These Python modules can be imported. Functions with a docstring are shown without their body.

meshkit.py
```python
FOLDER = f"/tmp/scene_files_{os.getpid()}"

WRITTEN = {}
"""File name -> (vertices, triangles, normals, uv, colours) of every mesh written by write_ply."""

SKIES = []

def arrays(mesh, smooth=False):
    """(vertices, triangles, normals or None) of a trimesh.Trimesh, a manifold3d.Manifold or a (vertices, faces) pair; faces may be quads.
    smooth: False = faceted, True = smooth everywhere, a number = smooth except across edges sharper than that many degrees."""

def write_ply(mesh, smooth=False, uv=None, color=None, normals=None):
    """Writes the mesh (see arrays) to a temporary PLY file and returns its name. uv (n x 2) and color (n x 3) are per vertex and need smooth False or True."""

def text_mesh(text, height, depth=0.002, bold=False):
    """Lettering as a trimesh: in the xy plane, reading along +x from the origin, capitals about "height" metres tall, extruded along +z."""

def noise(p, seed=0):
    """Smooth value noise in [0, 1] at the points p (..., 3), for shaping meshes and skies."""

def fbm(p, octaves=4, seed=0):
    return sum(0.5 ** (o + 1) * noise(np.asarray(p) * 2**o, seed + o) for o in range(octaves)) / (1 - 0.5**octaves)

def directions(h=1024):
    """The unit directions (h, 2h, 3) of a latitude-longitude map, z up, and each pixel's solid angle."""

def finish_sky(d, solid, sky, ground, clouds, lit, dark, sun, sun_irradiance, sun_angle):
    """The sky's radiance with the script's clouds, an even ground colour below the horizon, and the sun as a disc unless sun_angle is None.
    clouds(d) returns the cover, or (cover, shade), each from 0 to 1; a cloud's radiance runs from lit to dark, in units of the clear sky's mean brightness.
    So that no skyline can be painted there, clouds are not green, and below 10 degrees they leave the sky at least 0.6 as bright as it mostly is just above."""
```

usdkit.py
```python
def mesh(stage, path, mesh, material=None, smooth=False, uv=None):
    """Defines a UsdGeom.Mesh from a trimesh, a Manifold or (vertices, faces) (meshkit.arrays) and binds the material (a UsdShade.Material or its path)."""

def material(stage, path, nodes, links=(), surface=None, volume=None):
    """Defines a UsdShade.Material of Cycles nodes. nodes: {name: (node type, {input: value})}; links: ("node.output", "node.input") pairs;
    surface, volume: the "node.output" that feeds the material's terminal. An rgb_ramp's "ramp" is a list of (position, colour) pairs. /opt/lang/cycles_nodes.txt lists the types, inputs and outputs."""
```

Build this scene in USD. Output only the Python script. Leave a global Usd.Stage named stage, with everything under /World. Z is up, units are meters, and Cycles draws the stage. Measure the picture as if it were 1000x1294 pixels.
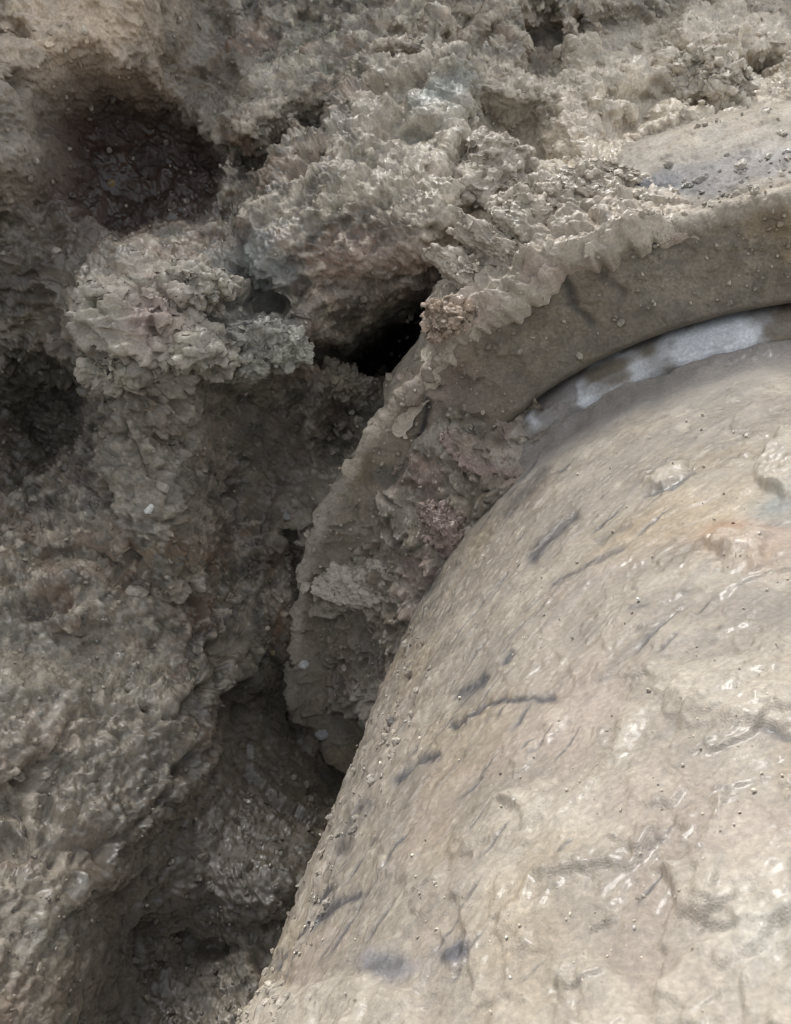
import math, numpy as np, trimesh, usdkit, meshkit
from scipy.spatial import cKDTree
from scipy.interpolate import RBFInterpolator
from pxr import Usd, UsdGeom, UsdLux, UsdShade, Sdf, Gf, Vt

stage = Usd.Stage.CreateInMemory()
UsdGeom.SetStageUpAxis(stage, UsdGeom.Tokens.z)
UsdGeom.SetStageMetersPerUnit(stage, 1.0)
UsdGeom.Xform.Define(stage, '/World')
UsdGeom.Scope.Define(stage, '/World/Looks')

# ------------------------------------------------------------------ camera, sky, sun, exposure
EXPOSURE = 2.38
SUN_AZ, SUN_EL, SUN_I, SUN_ANGLE = math.radians(-50), math.radians(62), 0.36, 28.0
SKY_STRENGTH = 0.08
CP = np.array([-0.3034, -1.0304, 0.7201]); PITCH, YAW, ROLL = 0.4148, -0.2021, 0.033
W0, H0 = 1000.0, 1294.0
FPX = 500 / math.tan(math.radians(22.5))
FW = np.array([math.sin(YAW) * math.cos(PITCH), math.cos(YAW) * math.cos(PITCH), -math.sin(PITCH)])
RT = np.cross(FW, [0, 0, 1]); RT /= np.linalg.norm(RT); UPV = np.cross(RT, FW)
RT, UPV = math.cos(ROLL) * RT + math.sin(ROLL) * UPV, -math.sin(ROLL) * RT + math.cos(ROLL) * UPV

cam = UsdGeom.Camera.Define(stage, '/World/camera')
M = Gf.Matrix4d(1)
for i, v in enumerate((RT, UPV, -FW)):
    M.SetRow(i, Gf.Vec4d(*map(float, v), 0))
M.SetRow(3, Gf.Vec4d(*map(float, CP), 1))
cam.AddTransformOp().Set(M)
cam.CreateHorizontalApertureAttr(24.0); cam.CreateVerticalApertureAttr(24.0 * 1024 / 791)
FL = 12.0 / math.tan(math.radians(22.5))
cam.CreateFocalLengthAttr(FL); cam.CreateClippingRangeAttr(Gf.Vec2f(0.01, 500))
cam.CreateFStopAttr(FL / 1.5); cam.CreateFocusDistanceAttr(0.62)
cam.CreateExposureAttr(EXPOSURE)

sun_dir = np.array([math.sin(SUN_AZ) * math.cos(SUN_EL), math.cos(SUN_AZ) * math.cos(SUN_EL), math.sin(SUN_EL)])
sky = UsdLux.DomeLight.Define(stage, '/World/sky')
skym = usdkit.material(stage, '/World/Looks/sky_look', {
    'sky': ('sky_texture', {'sky_type': 'single_scattering', 'sun_disc': False, 'sun_elevation': SUN_EL, 'sun_rotation': math.atan2(sun_dir[0], sun_dir[1]), 'aerosol_density': 2.0}),
    'tc': ('texture_coordinate', {}),
    'n': ('noise_texture', {'scale': 2.2, 'detail': 6.0, 'roughness': 0.55}),
    'r': ('rgb_ramp', {'ramp': [(0.3, (3.3, 3.4, 3.55)), (0.7, (4.7, 4.7, 4.7))]}),
    'sx': ('separate_xyz', {}), 'el': ('rgb_ramp', {'ramp': [(0.0, (0.30, 0.30, 0.30)), (1.0, (1.0, 1.0, 1.0))]}),
    'ml': ('mix_color', {'blend_type': 'multiply', 'fac': 1.0, 'use_clamp': False}),
    'mx': ('mix_color', {'fac': 0.85, 'use_clamp': False}),
    'bg': ('background_shader', {'strength': SKY_STRENGTH})},
    [('tc.generated', 'n.vector'), ('n.fac', 'r.fac'), ('sky.color', 'mx.a'), ('tc.generated', 'sx.vector'), ('sx.z', 'el.fac'), ('r.color', 'ml.a'), ('el.color', 'ml.b'), ('ml.result', 'mx.b'), ('mx.result', 'bg.color')], surface='bg.background')
UsdShade.MaterialBindingAPI.Apply(sky.GetPrim()).Bind(skym)
sky.GetPrim().SetCustomDataByKey('label', 'pale overcast sky above the trench'); sky.GetPrim().SetCustomDataByKey('kind', 'structure')
sun = UsdLux.DistantLight.Define(stage, '/World/sun')
sun.CreateNormalizeAttr(True); sun.CreateIntensityAttr(SUN_I); sun.CreateAngleAttr(SUN_ANGLE); sun.CreateColorAttr(Gf.Vec3f(1.0, 0.98, 0.95))
z = sun_dir; x = np.cross([0, 0, 1], z); x /= np.linalg.norm(x); y = np.cross(z, x)
MS = Gf.Matrix4d(1)
for i, v in enumerate((x, y, z)):
    MS.SetRow(i, Gf.Vec4d(*map(float, v), 0))
sun.AddTransformOp().Set(MS)

# ------------------------------------------------------------------ helpers
def ray(px, py):
    px, py = np.asarray(px, float), np.asarray(py, float)
    return FW + ((px - W0 / 2) / FPX)[..., None] * RT - ((py - H0 / 2) / FPX)[..., None] * UPV
def at(px, py, d):
    return CP + np.asarray(d, float)[..., None] * ray(px, py)
def project(P):
    D = P - CP; dep = D @ FW
    dd = np.where(dep > 0.02, dep, 0.02)
    return np.stack([W0 / 2 + FPX * (D @ RT) / dd, H0 / 2 - FPX * (D @ UPV) / dd], -1), dep
def ss(a, b, x):
    t = np.clip((x - a) / (b - a), 0, 1); return t * t * (3 - 2 * t)
def fb(P, scale, octaves=4, seed=0):
    return meshkit.fbm(P * scale, octaves, seed) - 0.5
def ridged(P, scale, octaves=4, seed=0):
    out, amp, tot = 0, 1.0, 0
    for o in range(octaves):
        out = out + amp * (1 - np.abs(2 * meshkit.noise(P * scale * 2 ** o, seed + 31 * o) - 1)); tot += amp; amp *= 0.55
    return out / tot
def bumps(S, T, cell, seed, lo=0.3, hi=0.75, keep=1.0):
    """rounded grains scattered over a surface, height in metres"""
    r = np.random.default_rng(seed)
    s0, s1, t0, t1 = S.min(), S.max(), T.min(), T.max()
    s0, s1, t0, t1 = max(s0, -0.9), min(s1, 1.4), max(t0, -1.0), min(t1, 1.0)
    gs, gt = np.meshgrid(np.arange(s0, s1, cell), np.arange(t0, t1, cell), indexing='ij')
    pts = np.stack([gs.ravel(), gt.ravel()], -1) + r.uniform(0, cell, (gs.size, 2))
    pts = pts[r.random(len(pts)) < keep]
    rad = cell * r.uniform(lo, hi, len(pts)); sq = r.uniform(0.5, 1.0, len(pts))
    d, i = cKDTree(pts).query(np.stack([S, T], -1), k=3, workers=-1)
    h = np.sqrt(np.maximum(0, 1 - (d / rad[i]) ** 2)) * rad[i] * sq[i]
    return h.max(1)
def facets(P, cell, seed, tilt=0.7, dim=3, crev=0.25):
    """broken-earth relief: every cell is a little block with its own height and slope, with crevices between"""
    r = np.random.default_rng(seed)
    key = np.floor(P / cell).astype(np.int64)
    lo = key.min(0) - 1; dims = key.max(0) - lo + 3
    flat = np.unique(np.ravel_multi_index((key - lo).T, dims))
    base = np.stack(np.unravel_index(flat, dims), -1)
    off = np.stack([q.ravel() for q in np.meshgrid(*[[-1, 0, 1]] * P.shape[1], indexing='ij')], -1)
    flat = np.unique(np.concatenate([np.ravel_multi_index(np.clip(base + o, 0, dims - 1).T, dims) for o in off]))
    pts = (np.stack(np.unravel_index(flat, dims), -1) + lo) * cell
    pts = pts + r.uniform(0, cell, pts.shape)
    d, i = cKDTree(pts).query(P, k=2, workers=-1)
    o = r.normal(0, 0.28, len(pts)); gr = r.normal(0, tilt, pts.shape)
    i0 = i[:, 0]
    h = o[i0] * cell + ((P - pts[i0]) * gr[i0]).sum(1)
    e = ss(0, crev, (d[:, 1] - d[:, 0]) / cell)
    return np.clip(h, -0.5 * cell, 0.5 * cell) * e - cell * 0.22 * (1 - e)
def inside(poly, xy, soft):
    """signed distance (inside positive) to a polygon in the xy plane, as a soft mask"""
    poly = np.asarray(poly, float); n = len(poly)
    box = ((xy > poly.min(0) - 1.01 * soft) & (xy < poly.max(0) + 1.01 * soft)).all(1)
    if box.sum() < 0.7 * len(xy):
        out = np.zeros(len(xy)); out[box] = inside(poly, xy[box], soft) if box.any() else 0
        return out
    d2 = np.full(len(xy), 1e18); inn = np.zeros(len(xy), bool)
    for k in range(n):
        a, b = poly[k], poly[(k + 1) % n]
        e = b - a; w = xy - a
        t = np.clip((w @ e) / max(e @ e, 1e-9), 0, 1)
        d2 = np.minimum(d2, ((w - t[:, None] * e) ** 2).sum(1))
        c = (a[1] <= xy[:, 1]) != (b[1] <= xy[:, 1])
        xi = a[0] + (xy[:, 1] - a[1]) * e[0] / (e[1] if abs(e[1]) > 1e-9 else 1e-9)
        inn ^= c & (xy[:, 0] < xi)
    sd = np.where(inn, 1, -1) * np.sqrt(d2)
    return ss(-soft, soft, sd)
def line(poly, xy, width):
    poly = np.asarray(poly, float)
    box = ((xy > poly.min(0) - 3 * width) & (xy < poly.max(0) + 3 * width)).all(1)
    if box.sum() < 0.7 * len(xy):
        out = np.zeros(len(xy)); out[box] = line(poly, xy[box], width) if box.any() else 0
        return out
    d2 = np.full(len(xy), 1e18)
    for a, b in zip(poly[:-1], poly[1:]):
        e = b - a; w = xy - a
        t = np.clip((w @ e) / max(e @ e, 1e-9), 0, 1)
        d2 = np.minimum(d2, ((w - t[:, None] * e) ** 2).sum(1))
    return np.exp(-d2 / width ** 2)
def blob(x, y, rx, ry, rot, xy):
    c, s = math.cos(math.radians(rot)), math.sin(math.radians(rot))
    dx, dy = xy[:, 0] - x, xy[:, 1] - y
    return np.exp(-(((dx * c + dy * s) / rx) ** 2 + ((-dx * s + dy * c) / ry) ** 2))
def lay(col, m, c):
    return col + np.clip(m, 0, 1)[:, None] * (np.asarray(c, float) - col)
def normals_of(v, f):
    n = np.zeros_like(v); fn = np.cross(v[f[:, 1]] - v[f[:, 0]], v[f[:, 2]] - v[f[:, 0]])
    for k in range(3): np.add.at(n, f[:, k], fn)
    return n / np.maximum(np.linalg.norm(n, axis=1, keepdims=True), 1e-12)

names = {}
def numbered(name, parent='/World'):
    k = names.get((parent, name), -1) + 1; names[(parent, name)] = k
    return f'{parent}/{name}' + (f'_{k:03d}' if k else '')
def tag(prim, label=None, cat=None, group=None, kind=None):
    for k, v in (('label', label), ('category', cat), ('group', group), ('kind', kind)):
        if v: prim.SetCustomDataByKey(k, v)
    return prim
def thing(name, label, cat, group=None):
    return tag(UsdGeom.Xform.Define(stage, numbered(name)).GetPrim(), label, cat, group)
def obj(name, v, f, mat, parent=None, tint=None, smooth=True):
    path = numbered(name, str(parent.GetPath()) if parent else '/World')
    v = np.asarray(v, float)
    m = usdkit.mesh(stage, path, (v, f), mat, smooth=smooth)
    if tint is not None:
        t = np.broadcast_to(np.asarray(tint, np.float32), (len(v), 3)).astype(np.float32).copy()
        t += -0.08 * (t @ np.array([0.3, 0.6, 0.1], np.float32)[:, None] - t)     # chroma of the clay
        UsdGeom.PrimvarsAPI(m).CreatePrimvar('tint', Sdf.ValueTypeNames.Color3fArray, 'vertex').Set(Vt.Vec3fArray.FromNumpy(t))
    return m.GetPrim()
def grid_faces(n, m, close=False):
    i, j = np.meshgrid(np.arange(n - 1), np.arange(m - 1), indexing='ij')
    a = (i * m + j).ravel(); b = a + 1; c = a + m; d = c + 1
    return np.vstack([np.stack([a, c, b], -1), np.stack([b, c, d], -1)])

# ------------------------------------------------------------------ materials
def mud(name, rough=(0.24, 0.62), bump=0.0014, grain=420.0, var=0.30, spec=0.5, coat=0.42):
    return usdkit.material(stage, f'/World/Looks/{name}', {
        'at': ('attribute', {'attribute': 'tint'}),
        'g': ('geometry', {}),
        'n1': ('noise_texture', {'scale': 38.0, 'detail': 6.0, 'roughness': 0.62}),
        'r1': ('rgb_ramp', {'ramp': [(0.25, (1 - var,) * 3), (0.5, (1.0, 0.99, 0.98)), (0.75, (1 + var, 1 + var * 0.97, 1 + var * 0.92))]}),
        'm1': ('mix_color', {'blend_type': 'multiply', 'fac': 1.0, 'use_clamp': False}),
        'n2': ('noise_texture', {'scale': 330.0, 'detail': 7.0, 'roughness': 0.6}),
        'r2': ('rgb_ramp', {'ramp': [(0.3, (0.72, 0.72, 0.72)), (0.55, (1.0, 1.0, 1.0)), (0.72, (1.28, 1.27, 1.25))]}),
        'm2': ('mix_color', {'blend_type': 'multiply', 'fac': 1.0, 'use_clamp': False}),
        'n3': ('noise_texture', {'scale': 26.0, 'detail': 5.0, 'roughness': 0.6}),
        'mr': ('map_range', {'from_min': 0.35, 'from_max': 0.62, 'to_min': rough[0], 'to_max': rough[1], 'clamp': True}),
        'n4': ('noise_texture', {'scale': grain, 'detail': 5.0, 'roughness': 0.65}),
        'b': ('bump', {'strength': 0.85, 'distance': bump}),
        'cw': ('map_range', {'from_min': 0.42, 'from_max': 0.58, 'to_min': coat, 'to_max': 0.05, 'clamp': True}),
        'p': ('principled_bsdf', {'specular_ior_level': spec, 'diffuse_roughness': 0.6, 'coat_roughness': 0.20, 'coat_ior': 1.4})},
        [('g.position', 'n1.vector'), ('g.position', 'n2.vector'), ('g.position', 'n3.vector'), ('g.position', 'n4.vector'),
         ('n1.fac', 'r1.fac'), ('n2.fac', 'r2.fac'), ('at.color', 'm1.a'), ('r1.color', 'm1.b'), ('m1.result', 'm2.a'), ('r2.color', 'm2.b'),
         ('m2.result', 'p.base_color'), ('n3.fac', 'mr.value'), ('n3.fac', 'cw.value'), ('cw.result', 'p.coat_weight'), ('mr.result', 'p.roughness'), ('n4.fac', 'b.height'), ('b.normal', 'p.normal')], surface='p.BSDF')
MUD_BANK = mud('bank_mud')
MUD_PIPE = mud('pipe_mud', rough=(0.22, 0.55), bump=0.0009, grain=900.0, var=0.16, coat=0.36)
MUD_CLOD = mud('clod_mud', var=0.22)
MUD_DRY = mud('collar_mud', rough=(0.45, 0.85), bump=0.0014, coat=0.04, spec=0.35)
STONE = mud('pebble_stone', rough=(0.25, 0.5), bump=0.0003, var=0.15, spec=0.5)
SEAL = mud('seal_look', rough=(0.3, 0.55), bump=0.0004, var=0.2, spec=0.5)

SOIL = np.array([0.150, 0.128, 0.098]); WET_SHADE = np.array([0.090, 0.077, 0.060]); RED = np.array([0.055, 0.034, 0.026])  # the wet soil tone also paints shade into hollows and groove
PALE = np.array([0.36, 0.325, 0.27]); OCHRE = np.array([0.33, 0.25, 0.14]); OLIVE = np.array([0.135, 0.132, 0.088]); RUST = np.array([0.190, 0.115, 0.080]); PINK = np.array([0.31, 0.235, 0.20])
BLUE = np.array([0.205, 0.225, 0.22]); SLATE = np.array([0.048, 0.046, 0.047]); PIPEC = np.array([0.193, 0.171, 0.141])

# ------------------------------------------------------------------ earth bank: base shape from control depths
CTRL = [(0, 0, 1.18), (200, 0, 1.22), (250, 0, 1.30), (500, 0, 1.32), (800, 0, 1.46), (1000, 0, 1.55),
        (0, 200, 1.14), (150, 200, 1.24), (300, 200, 1.26), (450, 200, 1.22), (600, 150, 1.27), (700, 220, 1.20), (780, 250, 1.12), (850, 120, 1.28), (1000, 60, 1.40), (1000, 160, 1.26), (900, 190, 1.20),
        (450, 330, 1.17), (560, 330, 1.16), (500, 430, 1.26), (600, 420, 1.22), (700, 330, 1.13),
        (0, 400, 1.20), (190, 420, 1.10), (40, 520, 1.28), (190, 600, 1.13), (330, 560, 1.24), (400, 520, 1.22), (400, 650, 1.27), (350, 720, 1.27), (330, 800, 1.20), (380, 800, 1.29),
        (0, 700, 1.10), (100, 800, 1.06), (250, 800, 1.13), (350, 880, 1.22), (385, 900, 1.28), (430, 900, 1.32), (430, 960, 1.32), (380, 980, 1.18), (0, 1000, 0.93), (100, 1000, 0.97), (230, 950, 1.06), (330, 1000, 1.10), (400, 1050, 1.08),
        (0, 1294, 0.78), (110, 1200, 0.89), (180, 1250, 0.96), (280, 1200, 0.99), (340, 1200, 0.98), (300, 1294, 0.93),
        (600, 700, 1.30), (600, 1000, 1.15), (600, 1294, 1.0), (1000, 500, 1.30), (1000, 900, 1.2), (1000, 1294, 1.1), (800, 700, 1.3),
        (-350, 0, 1.02), (-350, 500, 0.98), (-350, 1000, 0.76), (-350, 1294, 0.66), (0, -250, 1.15), (500, -250, 1.5), (1000, -250, 1.8), (1300, 0, 1.55), (1300, 500, 1.35), (0, 1500, 0.72), (300, 1500, 0.85)]
CTRL = np.array(CTRL)
CPts = at(CTRL[:, 0], CTRL[:, 1], CTRL[:, 2]) - CP
PD = 1.15
cs, ct, ch = CPts @ RT, CPts @ UPV, PD - CPts @ FW
rbf = RBFInterpolator(np.stack([cs, ct], -1), ch, kernel='thin_plate_spline', smoothing=1e-4)
def spread(lo, hi, step, far, k=18):
    g = np.geomspace(step * 3, far, k)
    m = np.arange(0.005, 0.22, 0.005)
    return np.concatenate([(lo - 0.22 - g)[::-1], (lo - m)[::-1], np.arange(lo, hi, step), hi + m, hi + 0.22 + g])
sv = spread(-0.62, 0.58, 0.0020, 1.4); tv = spread(-0.66, 0.80, 0.0020, 1.2)
S, T = np.meshgrid(sv, tv, indexing='ij'); nS, nT = S.shape; S, T = S.ravel(), T.ravel()
sc, tc_ = np.clip(S, -0.66, 0.62), np.clip(T, -0.72, 0.86)
# smooth base on a coarse lattice, then linear lookup
from scipy.ndimage import map_coordinates
gs, gt = np.linspace(-0.70, 0.66, 140), np.linspace(-0.76, 0.90, 160)
GS, GT = np.meshgrid(gs, gt, indexing='ij')
Hc = rbf(np.stack([GS.ravel(), GT.ravel()], -1)).reshape(GS.shape)
Hb = map_coordinates(Hc, [(sc - gs[0]) / (gs[1] - gs[0]), (tc_ - gt[0]) / (gt[1] - gt[0])], order=3, mode='nearest')
Hb = Hb + 0.55 * (sc - S).clip(0) + 0.9 * (tc_ - T).clip(0) + 0.25 * (T - tc_).clip(0)
P = CP + S[:, None] * RT + T[:, None] * UPV + (PD - Hb)[:, None] * FW
# leave out what lies inside the pipes (never seen)
radial = np.hypot(P[:, 0], P[:, 2])
visible = ~((radial < 0.44) & (P[:, 1] < 0.35))
idx = -np.ones(len(P), int); idx[visible] = np.arange(visible.sum())
F_bank = grid_faces(nS, nT); F_bank = idx[F_bank[visible[F_bank].all(1)]]
P, S, T, Hb = P[visible], S[visible], T[visible], Hb[visible]
xy, dep = project(P)
Q = P + 0.02 * np.stack([fb(P, 18, 3, 5), fb(P, 18, 3, 6), fb(P, 18, 3, 7)], -1)
warp = np.stack([fb(P, 22, 4, 11), fb(P, 22, 4, 12)], -1)
xyw = xy + 70 * warp + 10 * np.stack([fb(P, 60, 2, 13), fb(P, 60, 2, 14)], -1)
lat_s, lat_t = np.zeros(len(P)), np.zeros(len(P))

A = np.zeros(len(P))
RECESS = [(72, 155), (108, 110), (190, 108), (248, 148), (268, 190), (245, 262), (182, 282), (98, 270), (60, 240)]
RAISED = [  # outline in the photograph, height, softness
    (RECESS, -0.075, 18),
    ([(100, 345), (150, 322), (200, 318), (262, 330), (300, 362), (345, 385), (378, 405), (385, 455), (330, 482), (268, 485), (180, 500), (120, 470)], 0.060, 16),
    ([(150, 480), (268, 480), (268, 730), (200, 740), (150, 690), (138, 560)], 0.045, 18),
    ([(268, 470), (385, 450), (395, 600), (350, 640), (340, 760), (285, 780), (268, 700)], -0.035, 16),
    ([(290, 275), (350, 210), (410, 130), (480, 60), (560, 20), (610, 130), (560, 230), (575, 330), (540, 362), (440, 408), (385, 425), (330, 350)], 0.065, 12),
    ([(-60, 470), (90, 462), (105, 520), (66, 575), (30, 592), (-60, 570)], -0.09, 24),
    ([(-300, 700), (0, 690), (120, 702), (150, 730), (170, 760), (60, 790), (-300, 790)], 0.025, 10),
    ([(-300, 820), (0, 815), (150, 850), (330, 838), (338, 862), (300, 905), (265, 950), (180, 1060), (130, 1130), (120, 1294), (110, 1700), (-300, 1700)], 0.055, 12),
    ([(335, 850), (400, 838), (425, 880), (448, 930), (428, 1005), (408, 965), (360, 880), (310, 915)], -0.06, 16),
    ([(300, 340), (335, 318), (372, 330), (385, 370), (372, 402), (330, 380)], -0.02, 12),
    ([(590, 128), (690, 122), (712, 190), (650, 205), (600, 170)], -0.075, 10),
    ([(665, 0), (715, 0), (720, 70), (680, 80)], -0.06, 10), ([(735, 0), (865, 0), (850, 55), (790, 62), (745, 45)], -0.05, 10),
    ([(815, 150), (870, 140), (880, 180), (835, 192)], -0.06, 6), ([(945, 62), (985, 52), (1010, 70), (975, 80)], -0.07, 5),
    ([(205, 0), (290, 0), (300, 110), (230, 125), (207, 100)], -0.02, 10),
    ([(280, 240), (330, 215), (350, 250), (300, 290), (270, 330), (262, 280)], -0.03, 12),
    ([(300, 130), (350, 90), (400, 70), (420, 130), (370, 170), (310, 190)], 0.04, 10),
    ([(0, 990), (60, 1000), (40, 1060), (0, 1062)], -0.02, 8),
]
for poly, h, soft in RAISED:
    A += 1.05 * h * inside(poly, xyw, soft)
A += 0.065 * inside([(-300, -300), (206, -300), (204, 112), (160, 104), (110, 112), (75, 150), (62, 235), (-300, 265)], xy + 0.22 * (xyw - xy), 4)
CRACKS = [([(310, 205), (355, 190), (405, 135)], 8, -0.05), ([(0, 60), (35, 62), (55, 82)], 6, -0.03), ([(60, 695), (120, 700), (150, 712)], 6, -0.03),
          ([(200, 548), (240, 545)], 8, -0.03), ([(0, 828), (30, 822), (55, 832)], 9, -0.03), ([(-20, 1060), (20, 1060)], 5, -0.035), ([(400, 150), (440, 110), (520, 70)], 6, -0.03),
          ([(268, 470), (268, 600), (275, 700)], 9, -0.02), ([(405, 585), (420, 560), (435, 520)], 10, -0.05), ([(150, 480), (205, 500), (262, 480)], 6, -0.02),
          ([(380, 670), (383, 760)], 7, -0.03), ([(420, 930), (432, 990)], 12, -0.06), ([(0, 1230), (30, 1220)], 10, -0.02), ([(580, 60), (640, 20)], 6, -0.02),
          ([(760, 170), (800, 150), (860, 100)], 9, -0.03), ([(870, 60), (930, 70), (960, 62)], 5, -0.02)]
for poly, w, h in CRACKS:
    A += 1.5 * h * line(poly, xyw, 1.3 * w)

# roughness of the soil by region: crumbly above, smoother where a spade or the water passed
smooth = np.zeros(len(P))
for b_ in [(150, 190, 90, 80, 0), (330, 600, 60, 120, 0), (250, 1120, 110, 160, 30), (130, 60, 90, 60, 0), (255, 50, 50, 60, 0), (640, 160, 50, 40, 0), (450, 360, 80, 40, -30), (800, 30, 60, 30, 0)]:
    smooth = np.maximum(smooth, blob(*b_, xy))
rough = 1 - 0.62 * np.clip(smooth, 0, 1)
ST = np.stack([np.clip(S, -0.86, 0.82), np.clip(T, -0.9, 1.04)], -1)
w2 = 0.030 * warp + 0.010 * np.stack([fb(P, 70, 3, 15), fb(P, 70, 3, 16)], -1)
f0 = facets(ST + 1.4 * w2, 0.085, 300, 0.55, 2)
clump = ss(-0.12, 0.12, fb(P, 11, 3, 40))
A += (0.4 + 0.6 * rough) * 0.30 * f0
# torn, smeared ridges: along the dig direction above, steep on the left
dg = ss(420, 250, xy[:, 0]) * ss(250, 450, xy[:, 1]); aa = np.radians(38 + 38 * dg)
sa, sb = S * np.cos(aa) + T * np.sin(aa) + 0.05 * warp[:, 0], -S * np.sin(aa) + T * np.cos(aa) + 0.05 * warp[:, 1]
SM = np.stack([sa * 9, sb * 34, 0 * sa], -1)
tear = ridged(SM, 1.0, 2, 26)
tq = fb(np.stack([sa * 7, sb * 26, 0 * sa], -1), 1.0, 3, 27) * 7; tf = tq - np.floor(tq)
A += rough * (0.020 * (tear - 0.6) + 0.007 * (ss(0, 0.16, tf) - tf - 0.2) * ss(-0.1, 0.1, fb(P, 9, 2, 28)))
A += 0.045 * fb(P, 7, 3, 20)
hole = inside([(384, 436), (430, 438), (466, 414), (535, 372), (550, 384), (522, 440), (490, 464), (466, 470), (440, 450)], xy + 22 * warp + 10 * np.stack([fb(P, 120, 2, 17), fb(P, 120, 2, 18)], -1), 9)
A -= 0.30 * hole
V_bank = P - A[:, None] * FW
import scipy.sparse as sps
def averaging(F, n):
    E = np.vstack([F[:, [0, 1]], F[:, [1, 2]], F[:, [2, 0]]]); E = np.vstack([E, E[:, ::-1], np.repeat(np.arange(n)[:, None], 2, 1)])
    M_ = sps.csr_matrix((np.ones(len(E)), (E[:, 0], E[:, 1])), shape=(n, n)); return sps.diags(1 / np.asarray(M_.sum(1)).ravel()) @ M_
AV = averaging(F_bank, len(P))
for _ in range(8): V_bank = AV @ V_bank
def split_long(V, F, X, limit, ok):
    """conforming split of every edge longer than limit; X: fields carried along"""
    E = np.sort(np.vstack([F[:, [0, 1]], F[:, [1, 2]], F[:, [2, 0]]]), 1)
    key = E[:, 0].astype(np.int64) * len(V) + E[:, 1]
    uk, first, inv = np.unique(key, return_index=True, return_inverse=True)
    a, b = E[first, 0], E[first, 1]
    cut = (np.linalg.norm(V[a] - V[b], axis=1) > limit) & ok[a] & ok[b]
    mid = -np.ones(len(uk), int); mid[cut] = len(V) + np.arange(cut.sum())
    V2, X2 = np.vstack([V, (V[a[cut]] + V[b[cut]]) / 2]), np.vstack([X, (X[a[cut]] + X[b[cut]]) / 2])
    ok2 = np.concatenate([ok, np.ones(cut.sum(), bool)])
    m = mid[inv].reshape(3, -1).T; code = (m >= 0) @ np.array([1, 2, 4]); out = [F[code == 0]]
    for c in range(1, 8):
        f, mm_ = F[code == c], m[code == c]
        if not len(f): continue
        if c == 7:
            a_, b_, c_ = f.T; p, q, r = mm_.T
            out += [np.stack(t, -1) for t in ((a_, p, r), (p, b_, q), (r, q, c_), (p, q, r))]; continue
        n_ = bin(c).count('1'); sh_ = {1: 0, 2: 1, 4: 2, 3: 0, 6: 1, 5: 2}[c]      # turn so that the cut edges come first
        f, mm_ = np.roll(f, -sh_, 1), np.roll(mm_, -sh_, 1); a_, b_, c_ = f.T; p, q = mm_[:, 0], mm_[:, 1]
        if n_ == 1: out += [np.stack(t, -1) for t in ((a_, p, c_), (p, b_, c_))]
        else: out += [np.stack(t, -1) for t in ((a_, p, c_), (p, q, c_), (p, b_, q))]
    return V2, np.vstack(out), X2, ok2
X_ = np.column_stack([P, xy, xyw, rough, clump, hole, tear, S, T])
okv = (np.abs(S) < 0.66) & (T > -0.70) & (T < 0.84) & (hole < 0.6)
for _ in range(4): V_bank, F_bank, X_, okv = split_long(V_bank, F_bank, X_, 0.0040, okv)
P, xy, xyw, rough, clump, hole, tear, S, T = X_[:, :3], X_[:, 3:5], X_[:, 5:7], *X_[:, 7:].T
AV = averaging(F_bank, len(P))
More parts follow.
